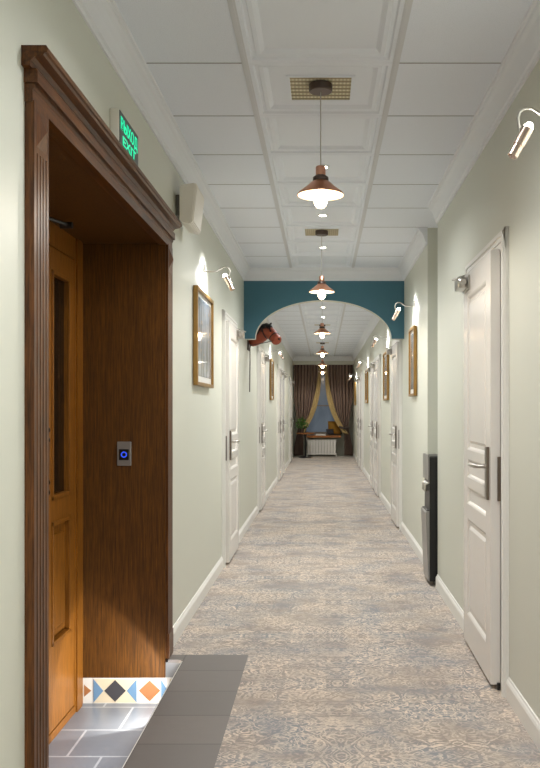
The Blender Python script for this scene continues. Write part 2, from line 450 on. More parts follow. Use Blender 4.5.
def make_door(s, name):
    """s = +1 on the left wall (faces +X), -1 on the right wall; origin at floor, outer near edge of the casing"""
    root = bpy.data.objects.new(name, None); C.objects.link(root)
    P = lambda d, y, z: (s * d, y, z)
    H, cw = 1.965, .085
    m = MB()
    for d0, d1, o0, o1 in ((0, .016, 0, cw), (.016, .022, .006, .05), (.022, .027, .012, .03)):   # stepped casing
        m.box(P(d0, o0, 0), P(d1, o1, H - o0)); m.box(P(d0, DW - o1, 0), P(d1, DW - o0, H - o0))
        m.box(P(d0, o0, H - o1), P(d1, DW - o0, H - o0))
    m.build('casing', M['trim'], root)
    # leaf, moulded panels on its face
    y0, y1, z0, z1 = .108, .862, .022, 1.89
    th, f = .045, .045
    m = MB()
    panels = [(1.0, 1.775), (.862, .955), (.728, .815), (.17, .655)]
    py0, py1 = y0 + .115, y1 - .115
    b = .012
    # face built as stiles, rails and recessed fields
    m.box(P(.004, y0, z0), P(f - .012, y1, z1))
    m.box(P(f - .012, y0, z0), P(f, py0, z1)); m.box(P(f - .012, py1, z0), P(f, y1, z1))
    zz = sorted([z0, z1] + [v for p in panels for v in p])
    for k in range(0, len(zz), 2): m.box(P(f - .012, py0, zz[k]), P(f, py1, zz[k+1]))
    for a, c in panels:
        q = .016
        rs = [(0, f), (q * .5, f - .004), (q, f - .012)]
        R = [[m.bm.verts.new(P(d, yy, z)) for yy, z in ((py0 + o, a + o), (py1 - o, a + o), (py1 - o, c - o), (py0 + o, c - o))] for o, d in rs]
        for k in range(2):
            for i in range(4): m.bm.faces.new((R[k][i], R[k][(i+1) % 4], R[k+1][(i+1) % 4], R[k+1][i]))
        if c - a > .3:
            o = .034
            rs = [(o, f - .012), (o + .014, f - .003)]
            R = [[m.bm.verts.new(P(d, yy, z)) for yy, z in ((py0 + oo, a + oo), (py1 - oo, a + oo), (py1 - oo, c - oo), (py0 + oo, c - oo))] for oo, d in rs]
            for i in range(4): m.bm.faces.new((R[0][i], R[0][(i+1) % 4], R[1][(i+1) % 4], R[1][i]))
            m.bm.faces.new(R[1])
    leaf = m.build('leaf', M['white'], root)
    MB().box(P(0, cw - .004, 0), P(.01, y0 + .02, H - cw)).box(P(0, y1 - .02, 0), P(.01, DW - cw + .004, H - cw)).box(P(0, cw - .004, z1 - .02), P(.01, DW - cw + .004, H - cw + .004)).build('rebate', M['trim'], root)
    # lever handle on a long plate, strike plate and closer
    hy = y0 + .055
    MB().box(P(f, hy - .024, .81), P(f + .012, hy + .024, 1.04), .003).build('handle_plate', M['nickel'], leaf)
    m = MB().tube([P(f + .01, hy, .955), P(f + .05, hy, .955), P(f + .058, hy + .012, .955), P(f + .058, hy + .14, .953)], .009, 10)
    m.build('lever', M['steel'], leaf, True)
    MB().box(P(.006, y0 - .018, .81), P(.029, y0 - .006, 1.0), .002).build('strike_plate', M['nickel'], root)
    m = MB().box(P(f, y1 - .20, 1.80), P(f + .01, y1 - .02, 1.87), .002)
    m.box(P(f + .01, y1 - .19, 1.806), P(f + .055, y1 - .045, 1.862), .008)
    m.tube([P(f + .034, y1 - .19, 1.834), P(f + .034, y1 - .205, 1.834)], [.024, .016], 14)
    m.tube([P(f + .045, y1 - .11, 1.866), P(f + .06, y1 - .02, 1.872), P(.03, y1 + .01, 1.90)], .006, 8)
    m.build('door_closer', M['steel'], leaf, True)
    return root
dl = make_door(1, 'door_2'); dr = make_door(-1, 'door_7')
LL = ['white panelled door on the left wall between the first picture and the arch',
      'first white panelled door on the left wall beyond the arch, before the second picture',
      'nearer of the paired white doors on the left wall, just past the second picture',
      'farther of the paired white doors on the left wall past the second picture',
      'last white door on the left wall, next to the curtained end']
LR = ['large white panelled door standing slightly ajar on the right, nearest the viewer',
      'first white panelled door on the right wall beyond the arch',
      'nearer of the middle pair of white doors on the right wall, past the second right picture',
      'farther of the middle pair of white doors on the right wall, before the third right picture',
      'nearer of the last pair of white doors on the right wall, past the third right picture',
      'farther of the last pair of white doors on the right wall, before the last picture']
for i, y in enumerate(left_doors):
    o = dl if i == 0 else copy_tree(dl)
    o.name = f'door_{i+2}'; o.location = (XL, y, 0); tag(o, LL[i], 'door', 'white doors along the corridor', 'structure')
for i, y in enumerate(right_doors):
    o = dr if i == 0 else copy_tree(dr)
    o.name = f'door_{i+7}'; o.location = (XR if i == 0 else XR2, y, 0); tag(o, LR[i], 'door', 'white doors along the corridor', 'structure')
for ch in dr.children:      # the nearest right door stands a little open, hinged at its far edge
    if ch.name.startswith('leaf'):
        a = math.radians(.8)
        piv = Vector((0, .862, 0)); R = Matrix.Rotation(-a, 4, 'Z')
        ch.matrix_local = Matrix.Translation(piv) @ R @ Matrix.Translation(-piv)
MB().box((-.03, .092, .002), (-.016, .106, .032), .003).build('floor_bolt', M['black'], dr)

# ------------------------------------------------------------------ wooden portal and porch
por = thing('trim_7', 'dark walnut portal with fluted pilasters and a heavy cornice on the left', 'door surround', (XL, PY0, 0), kind='structure')
o = (XL, PY0, 0)
def pilaster(y0, y1, zb, rosette=True):
    m = MB(); d = .025
    zt = PZ - .0
    m.box((-.02, y0, zb), (d - .006, y1, zt))
    n = 3; w = (y1 - y0)
    fl = [0, .16, .22, .37, .43, .57, .63, .78, .84, 1]
    for k in range(0, len(fl) - 1, 2):
        m.box((d - .006, y0 + w * fl[k], zb + .12), (d, y0 + w * fl[k+1], zt - .13))
    m.box((d - .006, y0, zb), (d + .004, y1, zb + .12), .002)
    m.box((d - .006, y0, zt - .13), (d, y1, zt))
    c = (y0 + y1) / 2; zc = zt - .065; a = w * .36
    V = [m.bm.verts.new(p) for p in ((d, c - a, zc - .05), (d, c + a, zc - .05), (d, c + a, zc + .05), (d, c - a, zc + .05), (d + .014, c, zc))]
    for i in range(4): m.bm.faces.new((V[i], V[(i+1) % 4], V[4]))
    m.build('pilaster', M['casing'], por)
pilaster(2.175 - PY0, 0, -.0)
pilaster(PY1 + .001 - PY0, 4.178 - PY0, 0)
ya, yb = 2.172 - PY0, 4.182 - PY0
def lint(name, prof, a, b):
    m = MB().prism(prof, lambda u, v, t: (u, t, v), a, b); return m.build(name, M['casing_h'], por)
lint('architrave', [(-.02, PZ - .005), (.022, PZ - .005), (.022, 2.028), (.027, 2.033), (.027, 2.043), (-.02, 2.043)], ya, yb)
lint('frieze', [(-.02, 2.043), (.036, 2.043), (.036, 2.073), (.032, 2.08), (-.02, 2.08)], ya - .004, yb + .004)
lint('cornice', [(-.02, 2.08), (.022, 2.08), (.024, 2.092), (.034, 2.102), (.056, 2.106), (.06, 2.112), (.066, 2.114), (.069, 2.122), (.064, 2.131), (-.02, 2.131)], ya - .022, yb + .022)
# porch lining
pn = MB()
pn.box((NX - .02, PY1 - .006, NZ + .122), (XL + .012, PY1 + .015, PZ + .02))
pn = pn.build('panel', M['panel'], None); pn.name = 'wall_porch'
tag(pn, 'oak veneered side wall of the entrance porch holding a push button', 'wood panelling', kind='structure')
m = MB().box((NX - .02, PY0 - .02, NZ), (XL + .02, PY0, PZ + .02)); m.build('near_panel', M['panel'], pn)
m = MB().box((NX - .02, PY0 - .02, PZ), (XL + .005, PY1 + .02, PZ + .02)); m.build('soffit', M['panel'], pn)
# patterned tile band along the porch step
band = MB().box((NX - .02, PY1 - .008, NZ), (LX, PY1 + .015, NZ + .122)).build('trim_8', M['mortar'])
tag(band, 'band of patterned cement tiles with diamonds at the foot of the porch wall', 'tile band', kind='structure')
def tri(pts, mat, name):
    m = MB(); y0, y1 = PY1 - .0095, PY1 - .008
    m.prism(pts, lambda u, v, t: (u, t, v), y0, y1); return m.build(name, mat, band)
zb, zt, zm = NZ + .004, NZ + .117, NZ + .061
pw = .118; x = -1.145 - .06
k = 0
def px(p): return (p - 323) * PY1 / 843
cyc = [(81, 'R'), (115.6, 'D'), (150, 'R'), (185, 'D')]
for c, kind in cyc:
    cx = px(c); hw = .052
    l = max(cx - hw, NX + .004); r = min(cx + hw, LX - .002)
    if r - l < .01: continue
    if kind == 'R':
        pts = [(cx - hw, zm), (cx, zb + .006), (cx + hw, zm), (cx, zt - .006)]
        if cx - hw < NX: pts = [(NX + .002, zm - .03), (cx + .02, zb + .03), (cx + hw, zm), (cx + .02, zt - .03), (NX + .002, zm + .03)]
        if cx < LX: tri(pts, M['trust'], 'diamond')
    elif cx < LX:
        w2 = .104
        tri([(cx - w2, zb), (cx + w2, zb), (cx + w2, zt), (cx - w2, zt)], M['tcream'], 'field')
        m = MB(); m.prism([(cx - hw, zm), (cx, zb + .004), (cx + hw, zm), (cx, zt - .004)], lambda u, v, t: (u, t, v), PY1 - .011, PY1 - .0095); m.build('diamond', M['tdark'], band)
        for s in (-1, 1):
            m = MB(); m.prism([(cx + s * w2, zb), (cx + s * (hw + .004), zm), (cx + s * w2, zt)], lambda u, v, t: (u, t, v), PY1 - .011, PY1 - .0095); m.build('triangle', M['tblue'], band)
m = MB(); m.prism([(px(170), zb), (px(178), zm), (LX - .004, zt - .02), (LX - .004, zt), (px(170), zt)], lambda u, v, t: (u, t, v), PY1 - .0095, PY1 - .008); m.build('field', M['tcream'], band)
m = MB(); m.prism([(px(161.5), zb), (px(168), zm), (px(161.5), zt)], lambda u, v, t: (u, t, v), PY1 - .011, PY1 - .0095); m.build('triangle', M['tblue'], band)

# entrance door in the back of the porch
ed = thing('door_1', 'oak entrance door with a narrow glass panel inside the dark portal', 'door', (NX - .034, 2.9, NZ), kind='structure')
Hd = PZ - NZ
DY0, DY1 = 2.40 - 2.9, 3.915 - 2.9
m = MB()
m.box((-.06, DY1, 0), (.03, PY1 - 2.9, Hd)).box((-.06, PY0 - 2.9, 0), (.03, DY0, Hd)).box((-.06, DY0, Hd - .1), (.03, DY1, Hd))
m.box((.03, DY1 + .02, 0), (.038, DY1 + .1, Hd)).box((-.06, DY0, -.01), (.03, DY1, .035))
m.build('door_frame', M['oakdoor'], ed)
m = MB()
ly0 = 3.03 - 2.9                      # main leaf from here to DY1, side leaf before it
g0_, g1_, gz0, gz1 = 3.59 - 2.9, 3.845 - 2.9, .815 - NZ, 1.80 - NZ
def leafbox(m, a, b, gy0, gy1):
    m.box((-.03, a, .04), (.008, gy0, Hd - .105)); m.box((-.03, gy1, .04), (.008, b, Hd - .105))
    m.box((-.03, gy0, .04), (.008, gy1, .40)); m.box((-.03, gy0, .93), (.008, gy1, gz0)); m.box((-.03, gy0, gz1), (.008, gy1, Hd - .105))
    m.box((-.03, gy0, .40), (-.008, gy1, .93))
    for za, zb_ in ((.40, .93), (gz0, gz1)):
        for q in ((gy0, gy0 + .018, za, zb_), (gy1 - .018, gy1, za, zb_), (gy0, gy1, za, za + .018), (gy0, gy1, zb_ - .018, zb_)):
            m.box((-.02, q[0], q[2]), (.014, q[1], q[3]), .003)
    m.box((-.008, gy0 + .05, .46), (.003, gy1 - .05, .87), .008)
leafbox(m, ly0, DY1, g0_, g1_); leaf = m.build('leaf', M['oakdoor'], ed, loc=(.02, 0, 0))
MB().box((-.02, g0_, gz0), (-.012, g1_, gz1)).build('glass', M['doorglass'], leaf)
m = MB(); leafbox(m, DY0, ly0 - .004, DY0 + .15, ly0 - .15); l2 = m.build('side_leaf', M['oakdoor'], ed, loc=(.02, 0, 0))
MB().box((-.02, DY0 + .15, gz0), (-.012, ly0 - .15, gz1)).build('glass', M['doorglass'], l2)
hy = 3.37 - 2.9
m = MB()
m.box((.008, hy - .022, .98), (.014, hy + .022, 1.44), .003)
m.tube([(.014, hy, 1.03), (.05, hy, 1.04), (.06, hy, 1.08), (.06, hy, 1.33), (.05, hy, 1.37), (.014, hy, 1.38)], [.012, .012, .009, .009, .012, .012], 10)
for z in (1.08, 1.12, 1.29, 1.33): m.ball((.06, hy, z), .014, 10)
m.build('pull_handle', M['bronze'], leaf, True)
m = MB().box((.008, 3.05 - 2.9, Hd - .16), (.05, 3.30 - 2.9, Hd - .11), .006)
m.tube([(.05, 3.2 - 2.9, Hd - .04), (.13, 3.48 - 2.9, Hd - .036)], .008, 8).tube([(.10, 3.48 - 2.9, Hd - .038), (.15, 3.48 - 2.9, Hd - .038)], .014, 10)
m.build('door_closer', M['black'], ed, True)
# light strip under the edge of the landing, facing the door
st = MB().box((LX - .008, PY0 + .02, -.022), (LX, PY1 - .012, -.006)).build('light_strip', M['rim'], bpy.data.objects['trim_1'])
MB().box((LX - .009, PY0 + .02, -.018), (LX - .008, PY1 - .012, -.010)).build('diffuser', M['spot'], st)
al = light('strip_light', 'AREA', STRIP, (LX - .012, (PY0 + PY1) / 2 - .01, -.014), (.96, .98, 1), None, 0, (-1, 0, 0))
al.data.shape = 'RECTANGLE'; al.rotation_euler = (0, PI / 2, 0); al.data.size = .008; al.data.size_y = PY1 - PY0 - .05; al.data.spread = math.radians(135)
lamp = MB().tube([(LX, 3.75, -.05), (LX - .012, 3.75, -.05)], [.022, .02], 16).build('step_lamp', M['rim'], bpy.data.objects['trim_1'], True)
MB().tube([(LX - .012, 3.75, -.05), (LX - .0135, 3.75, -.05)], .014, 16).build('lens', M['spot'], lamp)
light('step_light', 'SPOT', 9.5, (LX - .02, 3.75, -.045), (1, .95, .86), None, .012, (-.8, .45, -.2), 102, .25)
# push button
bt = thing('push_button', 'small steel exit button with a blue lit ring on the oak porch panel', 'button', (-.955, PY1 - .006, .99))
MB().box((-.034, -.008, -.058), (.034, 0, .058), .003).build('plate', M['silver'], bt)
MB().box((-.024, -.011, -.03), (.024, -.008, .022), .002).build('touch_pad', M['black'], bt)
m = MB(); n = 24
m.rings([[((.012 + .003 * math.cos(2*PI*j/6)) * math.cos(2*PI*k/n), -.011 + .002 * math.sin(2*PI*j/6), -.004 + (.012 + .003 * math.cos(2*PI*j/6)) * math.sin(2*PI*k/n)) for j in range(6)] for k in range(n)], closed=True)
m.build('light_ring', M['bluelight'], bt, True)

# ------------------------------------------------------------------ exit sign
sg = thing('exit_sign', 'green lit exit sign in two languages above the dark portal', 'sign', (XL, 3.04, 2.160))
MB().box((0, 0, 0), (.034, .31, .130), .004).build('housing', M['spk'], sg)
face = MB().box((.034, .006, .005), (.0365, .306, .125)).build('face', M['signface'], sg)
def text(s, size, y, z, w, name):
    cu = bpy.data.curves.new(name, 'FONT'); cu.body = s; cu.size = size; cu.align_x = 'CENTER'; cu.extrude = .0006; cu.offset = .0005
    ob = bpy.data.objects.new('t', cu); C.objects.link(ob)
    dg = bpy.context.evaluated_depsgraph_get(); dg.update()
    me = bpy.data.meshes.new_from_object(ob.evaluated_get(dg)); bpy.data.objects.remove(ob)
    xs = [v.co.x for v in me.vertices]; k = w / (max(xs) - min(xs))
    for v in me.vertices: v.co = Vector((v.co.z, v.co.x * k, v.co.y))
    me.materials.clear(); me.materials.append(M['green'])
    t = bpy.data.objects.new(name, me); C.objects.link(t); t.parent = face; t.location = (.0372, y, z); return t
text('ВЫХОД', .062, .152, .062, .270, 'lettering'); text('EXIT', .048, .150, .012, .21, 'lettering')

# ------------------------------------------------------------------ wall speaker
sp = thing('wall_speaker', 'white wedge shaped wall speaker at the far end of the portal cornice', 'speaker', (XL, 4.34, 2.165))
prof = [(.03, .01), (.085, -.004), (.094, .0), (.118, .2), (.112, .207), (.03, .195)]
m = MB().prism(prof, lambda u, v, t: (u, t, v), 0, .30)
bmesh.ops.bevel(m.bm, geom=list(m.bm.edges), offset=.006, segments=2, affect='EDGES')
m.build('cabinet', M['spk'], sp)
m = MB().prism([(.0925, .012), (.0965, .012), (.1165, .19), (.1125, .19)], lambda u, v, t: (u + .003, t, v), .018, .282)
m.build('grille', M['spk'], sp)
m = MB().box((0, .06, .05), (.03, .24, .16), .004); m.build('bracket', M['bracket'], sp)

# ------------------------------------------------------------------ pictures
def make_picture(s, w, h, name, art):
    root = bpy.data.objects.new(name, None); C.objects.link(root)
    P = lambda d, y, z: (s * d, y, z)
    fw = .022; m = MB()
    for q in ((0, fw, 0, h), (w - fw, w, 0, h), (fw, w - fw, 0, fw), (fw, w - fw, h - fw, h)):
        m.box(P(.004, q[0], q[2]), P(.032, q[1], q[3]), .004)
    m.build('frame', M['gold'], root)
    mt = MB().box(P(.004, fw - .002, fw - .002), P(.016, w - fw + .002, h - fw + .002)).build('mount', M['mat'], root)
    b = .05
    MB().box(P(.016, b, b + .01), P(.0175, w - b, h - b)).build('print', art, mt)
    return root
PZ0 = 1.335
pics = [(1, 4.97, .73, 'framed grey city print on the left wall before the white doors', XL),
        (1, 12.1, .62, 'framed grey print on the left wall beyond the arch', XL),
        (-1, 7.05, .43, 'narrow gilt framed print on the right wall between alcove and arch', XR2),
        (-1, 10.02, .66, 'gilt framed print on the right wall just beyond the arch', XR2),
        (-1, 14.65, .66, 'gilt framed print on the right wall midway along the far corridor', XR2),
        (-1, 20.0, .66, 'gilt framed print on the right wall nearest the curtains', XR2)]
for i, (s, y, w, lab, X) in enumerate(pics):
    p = make_picture(s, w, .59, 'framed_picture', artwork(f'city print {i}', 3.1 * i + 1))
    p.location = (X, y, PZ0 + (.012 if s > 0 else -.016)); tag(p, lab, 'picture', 'gilt framed pictures')

# ------------------------------------------------------------------ picture lights
def make_sconce(s):
    root = bpy.data.objects.new('wall_sconce', None); C.objects.link(root)
    P = lambda d, y, z: (s * d, y, z)
    MB().box(P(0, -.018, -.043), P(.012, .018, .043), .003).build('wall_plate', M['steel'], root)
    pts = [P(.012, 0, 0), P(.06, 0, -.001), P(.09, 0, .004), P(.112, 0, .018), P(.13, 0, .03), P(.152, 0, .031), P(.168, 0, .02), P(.174, 0, .0), P(.168, 0, -.045)]
    MB().tube(pts, .0045, 8).build('arm', M['steel'], root, True)
    a, b = Vector(P(.142, 0, -.03)), Vector(P(.192, 0, -.12))
    d = (b - a)
    hd = MB().tube([a, a + d * .03, a + d * .6, a + d * .62, a + d * .97, b], [.014, .018, .018, .016, .016, .013], 18).build('lamp_head', M['warmsteel'], root, True)
    n = d.normalized()
    m = MB().tube([a - n * .003, a - n * .001], .0155, 16).ball(tuple(a - n * .004), .014, 10); m.build('lens', M['sconceglow'], hd, True)
    light('sconce_light', 'SPOT', 22.0, tuple(a - n * .02), (.98, .99, 1), root, .03, (-s, 0, -.45), 140, 1.0)
    return root
sl, sr = make_sconce(1), make_sconce(-1)
sc = [(1, 5.42, 2.09, 'brushed metal picture light above the first picture on the left wall', XL),
      (1, 12.3, 2.06, 'brushed metal picture light on the left wall beyond the arch', XL),
      (-1, 2.60, 2.10, 'copper toned picture light hanging in at the upper right edge', XR),
      (-1, 7.22, 2.09, 'picture light on the right wall in front of the arch', XR2),
      (-1, 10.3, 2.09, 'picture light on the right wall just beyond the arch', XR2),
      (-1, 14.8, 2.06, 'picture light above the middle print on the far right wall', XR2),
      (-1, 19.9, 2.02, 'picture light on the right wall nearest the curtains', XR2)]
sc += [(1, -1.3, 2.1, 'unseen sconce added for fill light on the left wall behind the viewpoint', XL), (-1, -1.3, 2.1, 'unseen sconce added for fill light on the right wall behind the viewpoint', XR),  # unseen pair added to bounce more light onto the near ceiling
       ]
seen = set()
for s, y, z, lab, X in sc:
    src = sl if s > 0 else sr
    o = src if s not in seen else copy_tree(src)
    seen.add(s); o.location = (X, y, z); tag(o, lab, 'wall lamp', 'picture lights on the walls')

# ------------------------------------------------------------------ pendants
def make_pendant():
    root = bpy.data.objects.new('pendant_lamp', None); C.objects.link(root)
    zt, zr = 0.0, 2.118 - ZC - .018            # origin at the ceiling, zr = rim of the shade
    MB().lathe([(.001, .034), (.046, .034), (.05, .03), (.05, .004), (.046, 0), (.001, 0)], (0, 0, -.036), 28).build('ceiling_rose', M['copperdark'], root, True)
    MB().tube([(0, 0, -.036), (0, 0, zr + .12)], .0022, 8).build('cord', M['cord'], root)
    m = MB().lathe([(.001, .122), (.018, .122), (.021, .118), (.021, .082)], (0, 0, zr), 28)
    m.build('cap', M['copper'], root, True)
    MB().lathe([(.021, .084), (.024, .082), (.033, .075), (.034, .062), (.03, .057)], (0, 0, zr), 28).build('collar', M['copperdark'], root, True)
    sh = MB().lathe([(.031, .06), (.04, .054), (.062, .034), (.092, .012), (.1, .002), (.101, -.002), (.098, -.001), (.09, .009), (.06, .03), (.036, .05), (.02, .054)], (0, 0, zr), 40).build('shade', M['copper'], root, True)
    inn = MB().lathe([(.0975, -.0008), (.0895, .0085), (.0595, .0292), (.0355, .0492), (.018, .053)], (0, 0, zr - .0008), 40).build('lining', M['inner'], sh, True)
    m = MB().lathe([(.001, -.058), (.012, -.055), (.022, -.046), (.027, -.034), (.027, -.02), (.022, -.002), (.014, .016), (.012, .04), (.001, .045)], (0, 0, zr), 22)
    m.build('bulb', M['bulb'], root, True)
    light('pendant_light', 'SPOT', 24, (0, 0, zr - .066), (1, .94, .86), root, .028, (0, 0, -1), 172, .35)
    return root
pend = make_pendant()
PYS = [3.6, 6.55, 10.1, 13.7, 17.4, 20.4]
PL = ['nearest copper pendant lamp, hanging from the large ceiling vent',
      'second copper pendant lamp, hanging in front of the teal arch',
      'first copper pendant lamp behind the arch', 'second copper pendant lamp behind the arch',
      'third copper pendant lamp behind the arch', 'farthest copper pendant lamp, near the curtains']
PXC = -.01
for i, y in enumerate(PYS):
    o = pend if i == 0 else copy_tree(pend)
    o.location = (PXC, y, ZC + .018); tag(o, PL[i], 'pendant lamp', 'copper pendant lamps')
for y, lab in ((.65, 'copper pendant lamp overhead in front of the viewpoint'), (-2.3, 'copper pendant lamp overhead behind the viewpoint')):
    o = copy_tree(pend); o.location = (PXC, y, ZC + .018); tag(o, lab, 'pendant lamp', 'copper pendant lamps')

VL = ['beige slatted ceiling vent around the nearest pendant', 'beige slatted ceiling vent in front of the teal arch', 'beige ceiling vent above the first pendant behind the arch',
      'beige ceiling vent above the second pendant behind the arch', 'beige ceiling vent above the third pendant behind the arch', 'beige ceiling vent above the farthest pendant by the curtains']
for i, y in enumerate(PYS):
    v = thing('ceiling_vent', VL[i], 'vent', (PXC, y + .06, ZC), 'ceiling vents')
    m = MB()
    for q in ((-.145, -.13, -.14, .14), (.13, .145, -.14, .14), (-.13, .13, -.14, -.128), (-.13, .13, .128, .14)): m.box((q[0], q[2], .016), (q[1], q[3], .022))
    m.build('vent_frame', M['coffer'], v)
    m = MB()
    for k in range(13): m.box((-.13, -.124 + k * .02, .018), (.13, -.112 + k * .02, .021))
    m.box((-.13, -.128, .0205), (.13, .128, .0218))
    m.build('slats', M['vent'], v)

def make_down():
    root = bpy.data.objects.new('downlight', None); C.objects.link(root)
    MB().lathe([(.038, 0), (.038, -.005), (.026, -.005), (.024, 0)], seg=20).build('ring', M['rim'], root, True)
    MB().lathe([(.024, -.002), (.018, -.007), (.001, -.009)], seg=16).build('lens', M['spot'], root)
    light('downlight_light', 'SPOT', 40, (0, 0, -.02), (.97, .98, 1), root, .03, (0, 0, -1), 150, .8)
    return root
dn = make_down(); first = True
dys = [(2.443, 'recessed ceiling downlight just before the nearest vent'), (.043, 'recessed downlight straight above the viewpoint'), (-1.16, 'recessed downlight over the corridor behind the viewpoint'), (1.24, 'recessed downlight overhead just in front of the viewpoint'),
       (4.843, 'recessed ceiling downlight glowing just above the nearest pendant'), (6.043, 'recessed ceiling downlight glowing just below the nearest pendant'),
       (7.243, 'recessed ceiling downlight behind the second pendant, before the arch'), (9.03, 'recessed ceiling downlight just behind the arch'),
       (11.45, 'recessed downlight behind the first pendant past the arch'), (12.65, 'recessed downlight before the second pendant past the arch'),
       (15.05, 'recessed downlight behind the second pendant past the arch'), (16.25, 'recessed downlight before the third pendant past the arch'), (18.9, 'recessed ceiling downlight nearest the curtains')]
for y, lab in dys:
    o = dn if first else copy_tree(dn); first = False
    o.location = (0.0, y, ZC + .022); tag(o, lab, 'downlight', 'recessed ceiling downlights')

# ------------------------------------------------------------------ water dispenser in the alcove
wd = thing('water_dispenser', 'slim silver and black water dispenser standing in the right wall alcove', 'water dispenser', (.714, 5.74, 0))
W = .29
MB().box((.012, 0, .03), (.33, W, .885), .008).box((.05, .01, 0), (.31, W - .01, .03)).build('cabinet', M['black'], wd)
MB().box((.0, .004, .72), (.012, W - .004, .893), .003).build('upper_panel', M['silver'], wd)
m = MB().prism([(-.014, .5), (-.006, .508), (.012, .508), (.012, .035), (.004, .035)], lambda u, v, t: (u, t, v), .006, W - .006)
m.build('lower_panel', M['silver'], wd)
MB().box((-.006, .02, .49), (.03, W - .02, .515), .003).build('drip_tray', M['darkgrey'], wd)
for y in (.08, .145, .21):
    MB().tube([(.03, y, .70), (-.004, y, .69), (-.006, y, .64)], .011, 10).build('tap', M['steel'], wd, True)

# ------------------------------------------------------------------ horse head on the left wall behind the arch
hh = thing('horse_head', 'red brown horse head with black mane and bridle mounted behind the arch', 'wall ornament', (XL, 8.66, 1.93))
path = [(.0, .0, -.03), (.06, -.0, -.015), (.12, -.01, .02), (.165, -.025, .055), (.2, -.045, .068), (.235, -.068, .052), (.262, -.092, .025), (.284, -.116, -.002), (.299, -.134, -.022), (.309, -.148, -.036), (.312, -.154, -.042)]
rad = [(.05, .06), (.054, .064), (.058, .072), (.06, .072), (.06, .066), (.06, .066), (.052, .058), (.047, .05), (.058, .058), (.05, .05), (.024, .024)]
b = MB().tube(path, rad, 20).build('head', M['horse'], hh, True)
sub = b.modifiers.new('s', 'SUBSURF'); sub.levels = 1; sub.render_levels = 1
# ears, mane, eyes, nostrils, bridle
for s in (-1, 1):
    m = MB().tube([(.212, -.05 + s * .034, .108), (.228, -.06 + s * .04, .138), (.246, -.07 + s * .038, .158)], [(.017, .012), (.015, .009), (.003, .003)], 10)
    m.build('ear', M['mane'], hh, True)
    MB().ball((.238, -.078 + s * .053, .07), .011, 10).build('eye', M['mane'], hh, True)
    MB().ball((.328, -.178 + s * .026, -.018), .009, 8, (1, 1, 1.3)).build('nostril', M['mane'], hh, True)
m = MB()
mp = [(.0, .0, .055), (.05, .0, .07), (.1, -.01, .098), (.15, -.022, .127), (.195, -.04, .138), (.235, -.062, .125), (.262, -.08, .092)]
m.tube(mp, [(.02, .012), (.03, .018), (.032, .022), (.032, .024), (.03, .022), (.024, .012), (.008, .006)], 10)
for k in range(40):
    t = k / 39 * 5; i = min(int(t), 4); f = t - i
    p = Vector(mp[i]).lerp(Vector(mp[i+1]), f); s = -1 if k % 3 else 1
    m.tube([p + Vector((0, s * .015, .012)), p + Vector((.004, s * .045, -.002)), p + Vector((.0, s * .062, -.035 - random.random() * .03))], [.007, .007, .002], 5)
m.build('mane', M['mane'], hh, True)
m = MB()
def band_at(i, f, pad):
    p = Vector(path[i]).lerp(Vector(path[i+1]), f); d = (Vector(path[i+1]) - Vector(path[i])).normalized()
    u = (Vector((0, 1, 0)) - d * d.y).normalized(); w = d.cross(u)
    ra = rad[i][0] * (1-f) + rad[i+1][0] * f + pad; rb = rad[i][1] * (1-f) + rad[i+1][1] * f + pad
    n = 24
    m.rings([[tuple(p + (u * ra * math.cos(2*PI*k/n) + w * rb * math.sin(2*PI*k/n)) + (d * .007 * math.cos(2*PI*j/6)) + (u * math.cos(2*PI*k/n) + w * math.sin(2*PI*k/n)) * .003 * math.sin(2*PI*j/6)) for j in range(6)] for k in range(n)], closed=True)
band_at(6, .6, .003); band_at(3, .7, .004)
m.build('bridle', M['leather'], hh, True)
m = MB().tube([(.28, -.17, -.03), (.2, -.13, -.045), (.1, -.085, -.06), (.03, -.05, -.07), (.022, -.03, -.1), (.022, -.02, -.25), (.02, -.02, -.42), (.018, -.02, -.545)], [(.008, .004)] * 8, 8)
m.build('reins', M['leather'], hh, True)
MB().box((0, -.085, -.12), (.012, .085, .09), .005).build('back_board', M['leather'], hh)

# ------------------------------------------------------------------ far end: curtains, window, bench, radiator
EY = YE + .75
m = MB()
wx0, wx1, wz0, wz1 = -.5, .5, .56, 2.2
m.box((XL - T, EY, -.05), (wx0, EY + .1, 2.75)).box((wx1, EY, -.05), (XR2 + T, EY + .1, 2.75)).box((wx0, EY, -.05), (wx1, EY + .1, wz0)).box((wx0, EY, wz1), (wx1, EY + .1, 2.75))
tag(m.build('wall_end', M['wall']), 'end wall of the corridor around the curtained window', 'wall', kind='structure')
m = MB().box((XL, YE, 2.36), (XR2, YE + .05, 2.7)); tag(m.build('trim_9', M['wall']), 'pale beam closing the ceiling above the curtains', 'beam', kind='structure')
MB_ = MB().box((XL - T, YE + .05, 2.45), (XR2 + T, EY + .1, 2.5)); tag(MB_.build('ceiling_window_bay', M['coffer']), 'plain ceiling of the window bay behind the curtains', 'ceiling', kind='structure')
MB_ = MB().box((XL - T, YE, -.25), (XR2 + T, EY + .1, 0)); tag(MB_.build('floor_window_bay', M['cream']), 'pale floor of the window bay below the bench', 'floor', kind='structure')
win = thing('window_1', 'evening dark window between the draped curtains at the far end', 'window', (0, EY, 0), kind='structure')
m = MB()
for q in ((wx0, wx0 + .06, wz0, wz1), (wx1 - .06, wx1, wz0, wz1), (wx0, wx1, wz0, wz0 + .06), (wx0, wx1, wz1 - .06, wz1)): m.box((q[0], -.02, q[2]), (q[1], .05, q[3]))
m.box((wx0, -.01, 1.30), (wx1, .04, 1.33))
m.build('window_frame', M['nickel'], win)
MB().box((wx0, .02, wz0), (wx1, .03, wz1)).build('pane', M['pane'], win)

